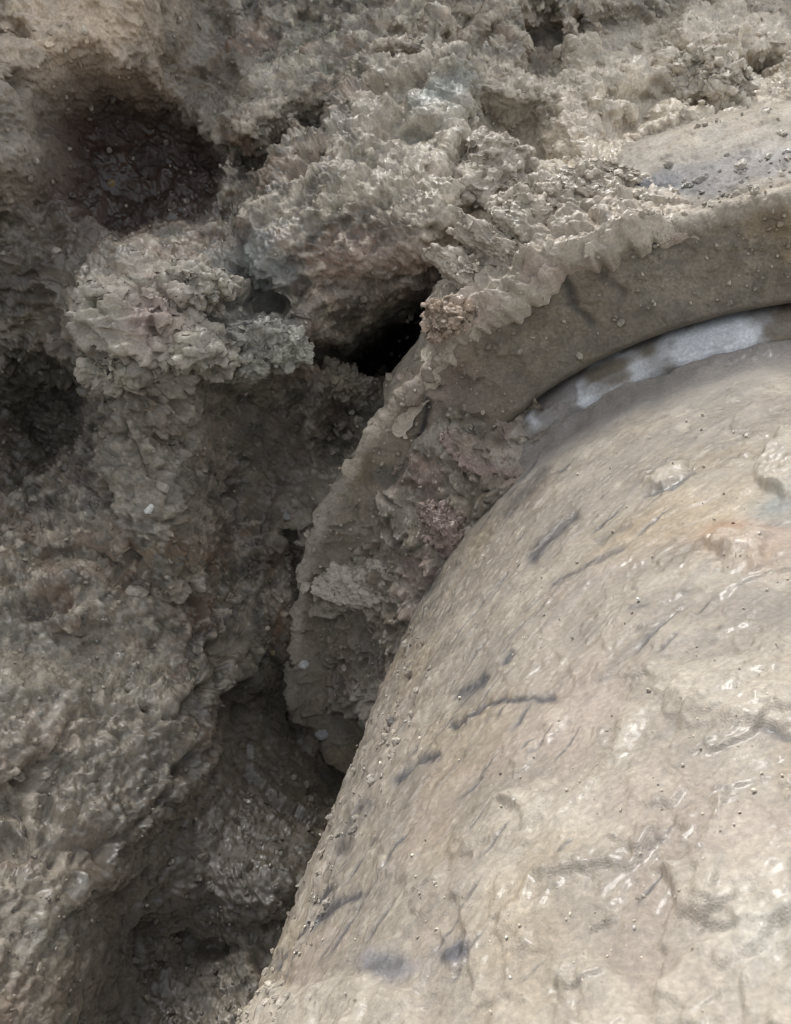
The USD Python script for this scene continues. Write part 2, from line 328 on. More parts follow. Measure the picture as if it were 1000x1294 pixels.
for it in range(12):                                                   # even out the vertices over steep faces
    if it % 6 == 0: NB = normals_of(V_bank, F_bank)
    D_ = AV @ V_bank - V_bank; V_bank = V_bank + 0.9 * (D_ - 0.7 * (D_ * NB).sum(1, keepdims=True) * NB)
# the fine relief grows out of the coarse shape, along its own normals
NB = normals_of(V_bank, F_bank); NB[(NB @ FW) > 0] *= -1
for _ in range(24): NB = AV @ NB
NB /= np.maximum(np.linalg.norm(NB, axis=1, keepdims=True), 1e-9)
near = (np.abs(S) < 0.84) & (T > -0.88) & (T < 1.02) & (hole < 0.5); X = V_bank[near]
wx = 0.016 * np.stack([fb(X, 30, 4, q) for q in (35, 36, 37)], -1)
g1, g2, g3 = facets(X + 1.6 * wx, 0.038, 301, 0.6), facets(X + wx, 0.018, 302, 0.7), facets(X + 0.6 * wx, 0.009, 303, 0.7)
Xq = X + 1.2 * wx; rg, cl = rough[near], clump[near]
B = rg * (0.34 * g1 * (0.5 + 0.5 * cl) + 0.42 * g2 * (0.3 + 0.7 * cl) + 0.50 * g3 * (0.4 + 0.6 * cl) + 0.60 * facets(X + 0.4 * wx, 0.0052, 304, 0.8) * (0.4 + 0.6 * cl)) + (0.35 + 0.65 * rg) * 0.014 * (ridged(Xq, 15, 4, 21) - 0.6) + (0.4 + 0.6 * rg) * 0.012 * (ridged(Xq, 60, 4, 24) - 0.6) + 0.006 * (ridged(X, 170, 3, 25) - 0.6)
B -= 0.026 * ss(0.84, 0.97, ridged(X + 2 * wx, 6.5, 2, 38)) * rg                       # deep torn cracks
B *= 0.5 + 0.5 * ss(0.10, 0.5, -(NB[near] @ FW))
V_bank = V_bank.copy(); V_bank[near] = X + B[:, None] * NB[near] - (rg * 0.005 * ss(0.2, 0.7, ridged(X, 26, 3, 33)))[:, None] * UPV

# soil colours (pigment, wetness, and shade painted into hollows and groove)
C = np.tile(SOIL, (len(P), 1))
C = lay(C, ss(0.0, 0.22, fb(V_bank, 8, 4, 50)) * 0.55, PALE * 0.72)
C = lay(C, ss(0.02, 0.2, fb(V_bank, 10, 4, 51)) * 0.5, WET_SHADE)
C = lay(C, ss(0.10, 0.2, fb(V_bank, 14, 4, 52)) * 0.35, OCHRE * 0.6)
C = lay(C, ss(0.0, 0.14, fb(V_bank, 12, 4, 53)) * 0.6, OLIVE); C = lay(C, ss(0.06, 0.18, fb(V_bank, 15, 4, 54)) * 0.55, RUST); C = lay(C, ss(0.10, 0.2, fb(V_bank, 16, 4, 55)) * 0.4, BLUE * 0.8)
C = lay(C, ss(0.01, 0.12, fb(V_bank, 24, 4, 153)) * 0.7, PALE * 0.75); C = lay(C, ss(0.0, 0.10, fb(V_bank, 28, 4, 154)) * 0.75, WET_SHADE * 0.6); C = lay(C, ss(0.03, 0.14, fb(V_bank, 22, 4, 155)) * 0.6, RUST * 0.85)
C = lay(C, ss(0.06, 0.16, fb(V_bank, 90, 3, 156)) * 0.7, PALE * 1.1); C = lay(C, ss(0.04, 0.16, fb(V_bank, 85, 3, 157)) * 0.7, WET_SHADE * 0.45)
C = lay(C, ss(0.62, 0.85, tear) * 0.35, PALE * 0.85); 
def paint(items, C, xyw):
    for (b_, amt, c) in items:
        C = lay(C, np.clip(blob(*b_, xyw) * 1.5, 0, 1) * amt, c)
    return C
C = paint([((120, 750, 260, 420, 0), 0.30, WET_SHADE), ((155, 195, 100, 92, 0), 0.97, RED), ((60, 330, 100, 70, 20), 0.7, WET_SHADE * 0.9), ((40, 520, 90, 80, 0), 0.75, WET_SHADE * 0.7), ((30, 240, 60, 30, 0), 0.4, RED * 1.6),  # cave on the left is tinted darker for its shade
           ((190, 400, 95, 60, 0), 0.75, PALE * 0.82), ((215, 395, 50, 25, 10), 0.5, PINK * 0.9), ((330, 430, 45, 35, 0), 0.5, BLUE), ((320, 340, 40, 25, 20), 0.5, BLUE),
           ((120, 60, 110, 70, 0), 0.9, PALE * [1.0, 0.93, 0.88]), ((30, 190, 50, 60, 0), 0.5, PALE * 0.75), ((255, 60, 50, 90, 0), 0.7, WET_SHADE * 1.3), ((640, 150, 60, 45, 0), 0.6, WET_SHADE * 1.5),  # block painted paler to make up for weak light; upper hollow tinted as shade
           ((900, 90, 160, 90, -15), 0.75, PALE * 1.1), ((700, 240, 160, 100, -10), 0.9, PALE * 1.05), ((800, 120, 260, 120, -10), 0.5, PALE), ((540, 30, 120, 60, -30), 0.4, PALE * 0.9), ((460, 200, 90, 60, -40), 0.45, PALE * 0.8),
           ((560, 140, 45, 26, -30), 0.55, np.array([0.18, 0.21, 0.205])), ((340, 330, 40, 26, 20), 0.4, np.array([0.16, 0.185, 0.18])), ((340, 130, 50, 40, 0), 0.5, PALE * 0.8), ((330, 560, 70, 110, 0), 0.6, WET_SHADE), ((450, 500, 60, 50, 0), 0.6, WET_SHADE * 1.1), ((370, 600, 40, 100, 0), 0.5, WET_SHADE * 1.2),  # dark beside the column is its shadow, painted into the soil
           ((205, 560, 60, 80, 0), 0.4, PALE * 0.6), ((90, 900, 140, 120, 0), 0.45, PALE * 0.62), ((60, 1180, 90, 140, 0), 0.4, PALE * 0.6),
           ((360, 880, 60, 60, 0), 0.95, WET_SHADE * 0.5), ((290, 1080, 120, 180, 35), 0.9, WET_SHADE * 0.85), ((210, 1200, 80, 140, 20), 0.85, WET_SHADE * 0.85), ((430, 960, 25, 45, 0), 0.9, WET_SHADE * 0.6),  # shade of collar-foot hollow, groove and wedge put into the colour
           ((400, 620, 35, 60, 10), 0.5, PALE * 0.7), ((460, 350, 80, 40, -25), 0.35, PINK * 0.7)], C, xyw)
C = lay(C, inside(RECESS, xy + 0.5 * (xyw - xy), 16) * 0.95, RED * (0.75 + 1.4 * (fb(V_bank, 30, 3, 29) + 0.5))[:, None] if 0 else RED)  # reddish clay, darkened further in place of shade under the overhang
C = lay(C, inside([(376, 434), (430, 432), (464, 406), (535, 362), (556, 380), (526, 444), (490, 470), (440, 455)], xy + 0.3 * (xyw - xy), 9), WET_SHADE * 0.22)  # gap blackened in colour to stand for its deep shade
lum = C @ np.array([0.3, 0.6, 0.1]); C = np.clip(lum[:, None] + 1.08 * (C - lum[:, None]), 0.008, 0.6) * (np.clip(lum / 0.135, 0.2, 3) ** 0.45)[:, None] * 0.92   # wetter, more varied clay
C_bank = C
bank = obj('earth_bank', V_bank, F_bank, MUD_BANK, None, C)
tag(bank, 'crumbly brown-grey earth bank of the trench behind and left of the pipe', None, None, 'structure')
g = 40.0
obj_floor = obj('ground', [(-g, -g, -1.3), (g, -g, -1.3), (g, g, -1.3), (-g, g, -1.3)], np.array([[0, 1, 2], [0, 2, 3]]), MUD_BANK, None, SOIL)
tag(obj_floor, 'bare brown earth at the bottom of the trench', None, None, 'structure')

# ------------------------------------------------------------------ spigot pipe
R = 0.500
def ring_angles(a0, a1, step, coarse=2.5):
    return np.concatenate([np.arange(a0, a1, step), np.arange(a1, a0 + 360, coarse), [a0 + 360]])
th = np.radians(ring_angles(97.0, 176.0, 0.130))
u_ = np.linspace(0, 1, 620)
yv = np.concatenate([[-2.2, -1.8, -1.4, -1.15, -1.0, -0.92], -0.86 + 0.865 * (0.62 * u_ + 0.38 * u_ ** 2), [0.03, 0.10]])
TH, Y = np.meshgrid(th, yv, indexing='ij'); sh = TH.shape; TH, Y = TH.ravel(), Y.ravel()
N = np.stack([np.cos(TH), 0 * TH, np.sin(TH)], -1)
P = R * N + np.stack([0 * Y, Y, 0 * Y], -1)
xy, dep = project(P); front = (dep > 0.05) & (((CP - P) * N).sum(1) > -0.05)
xy = np.where(front[:, None], xy, -5000)
a_ = TH * R
warp = np.stack([fb(P, 26, 4, 60), fb(P, 26, 4, 61)], -1)
xyw = xy + 60 * warp
# thick mud layers towards the near end
thick = ss(350, 1250, 0.62 * xy[:, 0] + 0.62 * (xy[:, 1] - 420))
Q = P + 0.03 * np.stack([fb(P, 20, 3, 63), fb(P, 20, 3, 64), fb(P, 20, 3, 65)], -1)
leftm = ss(620, 380, xy[:, 0] + 0.42 * (xy[:, 1] - 900))
A = 0.012 * fb(P, 6, 3, 62) + 0.010 * fb(P, 19, 4, 58) * (0.4 + leftm)
wq = np.stack([a_, Y], -1) + 0.016 * np.stack([fb(P, 34, 3, 43), fb(P, 34, 3, 44)], -1)
A += (0.06 + 0.34 * leftm + 0.04 * thick) * (0.5 * facets(wq, 0.020, 310, 0.5, 2) + 0.5 * facets(wq, 0.009, 311, 0.6, 2))
lay1 = fb(Q, 15, 4, 66); lay2 = fb(Q, 24, 4, 67); lay3 = fb(Q, 40, 4, 68)
p1, p2, p3 = ss(0.00, 0.035, lay1), ss(0.04, 0.075, lay2), ss(0.05, 0.09, lay3)
A += thick * 0.0010 * (np.exp(-((lay1 - 0.03) / 0.010) ** 2) + 0.8 * np.exp(-((lay2 - 0.07) / 0.010) ** 2)) * (0.5 + 2 * fb(P, 50, 2, 39)).clip(0, 1.5)
A += thick * (0.0036 * p1 * (1 + 2.5 * lay1.clip(0)) + 0.0024 * p2) + (0.3 + 0.7 * thick) * 0.0016 * p3
# drawn streaks: noise stretched along the smear direction
ang = math.radians(132)
ua, ub = a_ * math.cos(ang) + Y * math.sin(ang), -a_ * math.sin(ang) + Y * math.cos(ang)
st = np.stack([ua * 22, ub * 130, 0 * ua], -1)
streak = meshkit.fbm(st, 4, 70) - 0.5
A += (1.15 - thick) * 0.0013 * streak
A += 0.0022 * fb(P, 75, 4, 71) + 0.0012 * thick * (ridged(Q, 60, 3, 72) - 0.6)
g1 = bumps(a_ + 0.01 * warp[:, 0], Y, 0.012, 5, 0.12, 0.4, 0.35); g2 = bumps(a_ - 1.4, Y, 0.0055, 6, 0.15, 0.4, 0.3)
patch = ss(-0.05, 0.12, fb(P, 13, 3, 73))
A += (0.15 + 0.35 * patch) * (0.45 * g1 + 0.5 * g2)
# near the joint the pipe is clean and smooth
clean = ss(0.0, 1.0, np.exp(-((Y + 0.0) / 0.10) ** 2) * 1.3)
A *= 1 - 0.75 * clean
A += 0.019 * np.exp(-((Y + 0.010) / 0.022) ** 2) * (0.65 + 2.2 * fb(P, 26, 3, 59)).clip(0, 1.3)
GOUGES = [([(568, 915), (610, 892), (700, 878)], 4, 0.0022, 0.8), ([(580, 880), (605, 860), (612, 850)], 9, 0.002, 0.9), ([(640, 838), (648, 826)], 6, 0.002, 0.9), ([(350, 1225), (385, 1185), (430, 1145), (455, 1132)], 7, 0.004, 0.85),
          ([(500, 985), (520, 965), (548, 957)], 7, 0.003, 0.95), ([(670, 705), (700, 670), (722, 652)], 9, 0.003, 0.75), ([(700, 735), (745, 712), (790, 690)], 6, 0.002, 0.6),
          ([(815, 625), (850, 620), (875, 600)], 4, 0.003, 0.7), ([(400, 1140), (415, 1128)], 8, 0.002, 0.8), ([(970, 920), (998, 938)], 8, 0.002, 0.6), ([(470, 1230), (505, 1215)], 10, 0.001, 0.55),
          ([(565, 1210), (590, 1205)], 12, 0.001, 0.7), ([(430, 1080), (450, 1040), (470, 1020)], 8, 0.003, 0.6), ([(800, 775), (820, 770)], 7, 0.001, 0.5), ([(905, 1165), (935, 1150)], 4, 0.003, 0.5),
          ([(760, 680), (800, 660)], 6, 0.002, 0.4), ([(540, 745), (552, 720)], 8, 0.002, 0.6), ([(640, 650), (690, 600)], 8, 0.002, 0.5)]
xyg = xy + 22 * warp + 7 * np.stack([fb(P, 160, 2, 46), fb(P, 160, 2, 47)], -1)
UV_T = cKDTree(np.stack([ua, ub], -1))
rs = np.random.default_rng(9); broken = ss(-0.25, -0.05, fb(P, 160, 2, 45))
gm = np.zeros(len(P))
for _ in range(95):                                                  # short scrapes along the smear direction
    yq = 590 + 700 * rs.random() ** 1.2; q0 = np.array([530 - 0.43 * (yq - 780) + 10 + rs.exponential(120), yq])
    a, L, wd, bend, dark = rs.random(), 10 + 46 * rs.random() ** 2, rs.uniform(1.6, 5.5), rs.uniform(-6, 6), rs.uniform(0.7, 1.0)
    i0 = np.argmin(((xy - q0) ** 2).sum(1))
    if ((xy[i0] - q0) ** 2).sum() > 60: continue
    k_ = (P[i0] - CP) @ FW / FPX; L *= k_; wd *= k_
    ii = np.array(UV_T.query_ball_point([ua[i0], ub[i0]], 2 * L)); i0w = warp[i0]
    du = ua[ii] - ua[i0]; dv = ub[ii] - ub[i0] + 0.012 * (warp[ii, 1] - i0w[1]) + bend * du ** 2
    m = np.exp(-(du / L) ** 4 - (dv / (wd * (1 - 0.6 * du / L).clip(0.3, 1.5))) ** 2) * (0.25 + 0.75 * broken[ii]); A[ii] -= 0.5 * wd * m; gm[ii] = np.maximum(gm[ii], dark * m)
for poly, w, h, k in GOUGES:
    w = w * 0.85; m = line(poly, xyg, w); A -= 0.5 * h * m; gm = np.maximum(gm, min(1, 1.25 * k) * m)
MOUNDS = [([(812, 612), (835, 592), (875, 586), (868, 604), (842, 622)], 0.007, 6), ([(962, 580), (985, 548), (1060, 540), (1060, 655), (985, 648), (960, 620)], 0.010, 6),
          ([(905, 700), (930, 680), (975, 690), (962, 718), (925, 722)], 0.008, 9), ([(845, 1105), (905, 1092), (1010, 1100), (1010, 1190), (905, 1172), (862, 1160)], 0.0055, 7),
          ([(640, 1018), (665, 1004), (692, 1012), (690, 1040), (655, 1050)], 0.0055, 8), ([(700, 1225), (760, 1212), (800, 1240), (830, 1294), (830, 1500), (720, 1500), (715, 1260)], 0.004, 8),
          ([(820, 850), (900, 840), (1050, 850), (1050, 930), (900, 905), (835, 885)], 0.004, 8), ([(840, 1255), (900, 1190), (1000, 1170), (1100, 1180), (1100, 1400), (850, 1400)], 0.0042, 8),
          ([(310, 1294), (345, 1250), (420, 1255), (470, 1240), (520, 1270), (540, 1330), (320, 1340)], 0.006, 10), ([(790, 900), (815, 895), (790, 965), (775, 960)], 0.003, 8)]
mm = np.zeros(len(P))
for poly, h, soft in MOUNDS:
    m = inside(poly, xyw, soft); A += h * m * (0.75 + 1.2 * fb(P, 70, 3, 75)); mm = np.maximum(mm, m)
V_pipe = P + A[:, None] * N
C = np.tile(PIPEC, (len(P), 1))
C = lay(C, thick * ss(-0.05, 0.2, lay1) * 0.8, PALE * 0.95); C = lay(C, ss(0.55, 1.0, thick) * ss(-0.1, 0.15, fb(P, 9, 3, 161)) * 0.5, PALE * [0.9, 0.9, 0.93]); C = lay(C, ss(0.0, 0.18, fb(P, 8, 4, 162)) * 0.4, PIPEC * 0.75)
C = lay(C, ss(0.02, 0.16, fb(P, 11, 4, 76)) * 0.25, OCHRE * 0.65)
C = lay(C, ss(0.05, 0.18, fb(P, 12, 4, 77)) * 0.22, PINK * 0.72)
C = lay(C, ss(0.10, 0.24, streak) * (1 - thick) * 0.4, SLATE * 1.5); C = lay(C, leftm * 0.4 * ss(-0.1, 0.15, fb(P, 30, 3, 48)), SOIL * 0.85); C = lay(C, ss(0.08, 0.22, fb(P, 60, 4, 49)) * 0.45, PALE * 0.85)
C = lay(C, ss(0.06, 0.2, fb(P, 16, 4, 78)) * 0.35, PIPEC * 0.62)
C = lay(C, clean * 0.75, np.array([0.20, 0.185, 0.17]))
C = paint([((935, 694, 44, 24, 20), 0.85, np.array([0.235, 0.150, 0.095])), ((960, 690, 26, 14, 0), 0.4, PINK * 0.9), ((975, 645, 25, 16, 0), 0.8, BLUE * 0.7), ((850, 660, 90, 30, -20), 0.25, OCHRE), ((720, 900, 80, 50, -40), 0.2, PINK), ((580, 1205, 20, 12, 0), 0.8, np.array([0.09, 0.095, 0.13])),
           ((490, 1222, 30, 16, 0), 0.5, np.array([0.12, 0.125, 0.16])), ((790, 1085, 60, 20, -10), 0.4, PIPEC * 0.75), ((980, 1200, 60, 40, 0), 0.4, BLUE * 1.5), ((500, 760, 40, 60, 25), 0.4, SLATE * 1.4)], C, xyw)
C = lay(C, gm, SLATE); C = lay(C, mm * 0.6, PALE * 0.8)
F_pipe = grid_faces(*sh); C_pipe = C
sp = thing('muddy_pipe', 'big round pipe smeared with grey-brown mud, filling the lower right', 'pipe')
obj('barrel', V_pipe, F_pipe[:, ::-1], MUD_PIPE, sp, C)

# ------------------------------------------------------------------ socket of the other pipe (thick collar)
th = np.radians(ring_angles(95.0, 192.0, 0.14))
prof = [(0.655, yy) for yy in np.linspace(0.85, 0.40, 12)[:-1]] + [(0.655 + 0.0 * k, yy) for k, yy in enumerate(np.linspace(0.40, 0.02, 150))]
prof += [(0.655 - 0.016 * (1 - math.cos(q)), 0.02 - 0.020 * math.sin(q)) for q in np.linspace(0.15, math.pi / 2, 10)]
prof += [(r_, 0.0) for r_ in np.linspace(0.637, 0.556, 62)]
prof += [(0.556 - 0.009 * math.sin(q), 0.009 * (1 - math.cos(q))) for q in np.linspace(0.2, math.pi / 2, 7)]
prof += [(0.547, yy) for yy in np.linspace(0.011, 0.12, 30)]
prof = np.array(prof)
tang = np.gradient(prof, axis=0); pn = np.stack([-tang[:, 1], tang[:, 0]], -1); pn /= np.linalg.norm(pn, axis=1, keepdims=True)   # (radial, y)
TH, K = np.meshgrid(th, np.arange(len(prof)), indexing='ij'); sh = TH.shape; TH, K = TH.ravel(), K.ravel()
flare = 0.42 * np.clip(prof[:, 1] - 0.012, 0, 0.17) * (prof[:, 0] > 0.6); prof = prof + np.stack([flare, 0 * flare], -1)
pr, py_ = prof[K, 0], prof[K, 1]
pr = pr - flare[K] * ss(112, 128, np.degrees(TH))
P = np.stack([pr * np.cos(TH), py_, pr * np.sin(TH)], -1)
N = np.stack([pn[K, 0] * np.cos(TH), pn[K, 1], pn[K, 0] * np.sin(TH)], -1)
xy, dep = project(P); warp = np.stack([fb(P, 30, 4, 80), fb(P, 30, 4, 81)], -1); xyw = xy + 40 * warp
arc = np.concatenate([[0], np.cumsum(np.linalg.norm(np.diff(prof, axis=0), axis=1))])[K]
Q = P + 0.02 * np.stack([fb(P, 20, 3, 83), fb(P, 20, 3, 84), fb(P, 20, 3, 85)], -1)
face = ss(0.08, 0.0, py_); bore = ss(0.556, 0.549, pr)
A = 0.012 * fb(P, 12, 3, 82) + 0.007 * fb(P, 45, 4, 86) + 0.006 * (ridged(Q, 60, 4, 87) - 0.6)
A += 0.5 * bumps(TH * 0.6 + 0.01 * warp[:, 0], arc, 0.014, 7, 0.15, 0.5, 0.5) + 0.6 * bumps(TH * 0.6, arc, 0.006, 8, 0.2, 0.5, 0.5)
A *= 1 - 0.85 * bore
lip = ss(0.60, 0.55, pr) * face                                     # smooth lip near the bore
A *= 1 - 0.6 * lip
edge = np.exp(-((pr - 0.648) / 0.010) ** 2 - ((py_ - 0.008) / 0.014) ** 2)   # crumbly crust along the rim
A += edge * (0.010 * (ridged(Q, 50, 3, 88)) + 0.004)
BG = [([(700, 345), (718, 360), (728, 390), (745, 405)], 7, 0.006, 0.6), ([(540, 505), (530, 545), (524, 575)], 5, 0.006, 0.9), ([(760, 345), (790, 370)], 6, 0.003, 0.4), ([(800, 300), (845, 305)], 6, 0.003, 0.7),
      ([(588, 660), (560, 690), (520, 715)], 9, 0.008, 0.6)]
gm = np.zeros(len(P))
for poly, w, h, k in BG:
    m = line(poly, xy + 14 * warp, w) * ss(0.2, 0.1, py_); A -= h * m; gm = np.maximum(gm, k * m)
slab = inside([(395, 772), (400, 735), (430, 715), (490, 712), (505, 730), (470, 760), (432, 775)], xyw, 6) * face
A += (0.020 + 0.5 * facets(Q, 0.022, 320, 0.7)) * slab
A += ss(128, 140, np.degrees(TH)) * (0.030 * fb(P, 10, 3, 330) + 0.35 * facets(Q, 0.030, 321, 0.6) * (1 - bore))
V_bell = P + A[:, None] * N
C = np.tile(SOIL * 1.02, (len(P), 1))
C = lay(C, ss(0.0, 0.2, fb(P, 14, 4, 90)) * 0.4, PALE * 0.7); C = lay(C, ss(0.05, 0.2, fb(P, 13, 4, 91)) * 0.45, OCHRE * 0.7)
C = lay(C, (1 - face) * 0.75, PALE * 0.85)
C = lay(C, lip * 0.8, SOIL * 0.72); C = lay(C, edge * 0.7, PALE * 0.95)
C = paint([((920, 215, 130, 26, -12), 0.6, np.array([0.125, 0.125, 0.135])), ((820, 240, 50, 16, -20), 0.85, np.array([0.060, 0.061, 0.070])), ((830, 305, 40, 10, 10), 0.6, SLATE), ((500, 380, 60, 40, 0), 0.4, PINK),
           ((450, 790, 24, 14, 0), 0.8, SLATE * 0.8), ((490, 600, 26, 14, 0), 0.6, SLATE), ((560, 500, 60, 60, 0), 0.4, PINK * 0.6), ((450, 860, 60, 60, 0), 0.3, WET_SHADE)], C, xyw)
C = lay(C, gm, SLATE * 0.7); C = lay(C, bore * 0.8, WET_SHADE); C = lay(C, slab * 0.7, PALE * 0.9)  # bore toned dark for the shaded gap under the collar
C_bell = C
bp = thing('socket_pipe', 'thick gritty pipe collar arching over the joint, crusted with mud', 'pipe')
obj('collar', V_bell, grid_faces(*sh)[:, ::-1], MUD_DRY, bp, C)

# pale joint ring in the gap, with swollen pieces
th = np.radians(ring_angles(95.0, 180.0, 0.16))
w_ = np.linspace(-0.12, 1.0, 30)
TH, K = np.meshgrid(th, np.arange(len(w_)), indexing='ij'); sh = TH.shape; TH, K = TH.ravel(), K.ravel()
w = w_[K]; pr = 0.500 + 0.050 * w
prof_y = 0.030 * ss(0.6, 1.0, w) + 0.016 - 0.018 * np.sqrt(np.clip(1 - (2 * w - 0.8) ** 2 / 1.5, 0, 1))
P = np.stack([pr * np.cos(TH), prof_y, pr * np.sin(TH)], -1)
lump = meshkit.noise(np.stack([np.degrees(TH) / 4.2, 0 * TH, 0 * TH], -1), 5)
P[:, 1] -= 0.020 * lump * np.clip(1 - (2 * w - 0.8) ** 2, 0, 1) + 0.004 * fb(P, 60, 3, 95)
xy, _ = project(P)
C = np.tile(SOIL * 0.85, (len(P), 1))
palem = ss(655, 680, xy[:, 0] + 30 * fb(P, 60, 2, 98)) * ss(985, 935, xy[:, 0] + 90 * fb(P, 60, 2, 99)) * (xy[:, 1] < 620)
seal_c = np.array([0.43, 0.445, 0.46])
C = lay(C, palem * ss(-0.16, 0.06, fb(P, 20, 3, 96)) * ss(0.05, 0.5, lump), seal_c)
C = lay(C, palem * ss(0.0, 0.08, fb(P, 24, 3, 97)) * 0.85, np.array([0.15, 0.135, 0.125]))
V_ring, C_ring = P, C
obj('joint_ring', P, grid_faces(*sh), SEAL, sp, C)

# ------------------------------------------------------------------ surface lookup for loose things
front_pts, front_cols = [], []
for V, Cq in ((V_bank, C_bank), (V_pipe, C_pipe), (V_bell, C_bell), (V_ring, C_ring)):
    q, d = project(V); k = (d > 0.1) & (q[:, 0] > -60) & (q[:, 0] < 1060) & (q[:, 1] > -60) & (q[:, 1] < 1360)
    front_pts.append(np.column_stack([q[k], d[k]])); front_cols.append(Cq[k])
SURF = np.vstack(front_pts); SCOL = np.vstack(front_cols); TREE = cKDTree(SURF[:, :2])
def look(px, py, r=3.5):
    i = TREE.query_ball_point([px, py], r)
    if not len(i): i = [TREE.query([px, py])[1]]
    j = i[int(np.argmin(SURF[i, 2]))]
    return CP + SURF[j, 2] * ray(px, py), SURF[j, 2], SCOL[j]
def hit(px, py, r=3.5):
    p, d, _ = look(px, py, r); return p, d

ICO = {k: trimesh.creation.icosphere(subdivisions=k) for k in (1, 2, 3, 4, 5, 6)}
def rock(c, rad, seed, sub=3, amp=0.35, scale=1.6, rot=None, cuts=7):
    """an irregular broken lump: a ball pushed in by random planes and roughened. rad: radius along three axes (metres)"""
    r = np.random.default_rng(seed); u = ICO[sub].vertices
    o = r.uniform(0, 50, 3); k = np.ones(len(u))
    for _ in range(cuts):
        n = r.normal(size=3); n /= np.linalg.norm(n); h = r.uniform(0.45, 0.9); q = u @ n
        k = np.minimum(k, np.where(q > 1e-3, h / np.maximum(q, 1e-3), 9))
    k = k * (1 + amp * 1.6 * fb(u + o, scale, 3, seed % 97))
    if sub > 2: k = k + amp * 0.5 * (ridged(u + o, scale * 2.3, 3, seed % 89) - 0.6)
    v = u * k[:, None] * np.asarray(rad)
    Rm = trimesh.transformations.random_rotation_matrix(r.random(3))[:3, :3] if rot is None else rot
    return v @ Rm.T + c, np.array(ICO[sub].faces)
VIEW = np.stack([RT, UPV, -FW], 1)
def join(parts):
    vs, fs, n = [], [], 0
    for v, f in parts:
        vs.append(v); fs.append(f + n); n += len(v)
    return np.vstack(vs), np.vstack(fs)
def clod(name, label, cat, px, py, rx, ry, rz, seed, color, group=None, crumbs=40, lift=0.3, mat=None, crumb=(0.003, 0.009), tilt=0.0, sub=5, depth=None, amp=0.35, rubble=1.0, blush=None, lobes=()):
    """a lump of mud: a rough body with crumbs grown on it; radii in photograph pixels, converted at its depth"""
    r = np.random.default_rng(seed)
    p, d = hit(px, py) if depth is None else (at(px, py, depth), depth)
    k = d / FPX; rad = np.array([rx, ry, rz]) * k
    ct_, st_ = math.cos(math.radians(tilt)), math.sin(math.radians(tilt))
    rot = VIEW @ np.array([[ct_, st_, 0], [-st_, ct_, 0], [0, 0, 1]])
    c = p + (-FW) * rad[2] * (lift - 0.5)
    parts = []
    for li, (lx, ly, fx, fy, fz) in enumerate(((0, 0, 1, 1, 1),) + tuple(lobes)):
        cl_ = c + (lx * RT - ly * UPV) * k; rl = rad * np.array([fx, fy, fz]); sd = seed + 17 * li
        v, f = rock(cl_, rl, sd, sub, amp, 1.3, rot, 4)
        n = normals_of(v, f)
        m_ = rad.min(); o = r.uniform(0, 9, 3)
        wv = v + 0.25 * m_ * np.stack([fb(v + o, 1.2 / m_, 3, q) for q in (1, 2, 3)], -1)
        hgt = 0.7 * facets(wv, 0.75 * m_, sd, 0.7) + 0.7 * facets(wv, 0.33 * m_, sd + 1, 0.8) + 0.6 * facets(wv, max(0.15 * m_, 0.004), sd + 2, 0.8)
        v = v + n * (rubble * hgt + 0.06 * m_ * (ridged(v + o, 0.5 / m_, 3, sd % 71) - 0.55))[:, None]
        parts.append((v, f))
        for j in (r.choice(len(v), crumbs // (1 + len(lobes))) if crumbs else []):
            if n[j] @ -FW < -0.35: continue
            q = crumb[0] + (crumb[1] - crumb[0]) * r.random() ** 2.5
            parts.append(rock(v[j] + n[j] * q * 0.0, q * r.uniform(0.55, 1.3, 3), int(r.integers(1e6)), 2, 0.6, 1.9, None, 9))
    v, f = join(parts)
    col = lay(np.tile(np.asarray(color, float), (len(v), 1)), ss(0.0, 0.2, fb(v, 40, 3, 8)) * 0.4, np.asarray(color) * 0.7)
    if blush is not None: col = lay(col, np.exp(-(np.linalg.norm(v - (c - FW * rad[2] * 0.8), axis=1) / (0.75 * rad.min())) ** 2) * 0.9, blush)
    col = lay(col, ss(0.05, 0.2, fb(v, 30, 3, 9)) * 0.3, OLIVE * 1.3)
    return tag(obj(name, v, f, mat or MUD_CLOD, None, col), label, cat, group)

# mud thrown up on the collar rim
# crumbly mud filling the joint down the left side
th = np.radians(np.arange(131.0, 184.0, 0.14)); w_ = np.linspace(0, 1, 90)
TH, Wd = np.meshgrid(th, w_, indexing='ij'); sh = TH.shape; TH, Wd = TH.ravel(), Wd.ravel()
fade = ss(131, 141, np.degrees(TH))
wob = 0.012 * fb(np.stack([TH * 14, 0 * TH, 0 * TH], -1), 1, 3, 110)
kR, kY = np.array([0.490, 0.502, 0.520, 0.548, 0.578, 0.600, 0.608]), np.array([-0.070, -0.074, -0.056, -0.034, -0.014, 0.0, 0.012])
q_ = np.clip(Wd + 0.25 * wob / 0.012 * 0.1, 0, 1) * 6
pr = np.interp(q_, np.arange(7), kR) + wob * Wd; yy = np.interp(q_, np.arange(7), kY) * (0.35 + 0.65 * fade)
pr = pr - (1 - fade) * Wd * 0.055
P = np.stack([pr * np.cos(TH), yy + 0.012 * (1 - fade), pr * np.sin(TH)], -1)
ww = P + 0.012 * np.stack([fb(P, 40, 3, q) for q in (111, 112, 113)], -1)
hgt = 0.7 * facets(ww, 0.030, 120, 0.7) + 0.8 * facets(ww, 0.013, 121, 0.8) + 0.6 * facets(ww, 0.006, 122, 0.8) + 0.012 * (ridged(P, 40, 4, 114) - 0.55)
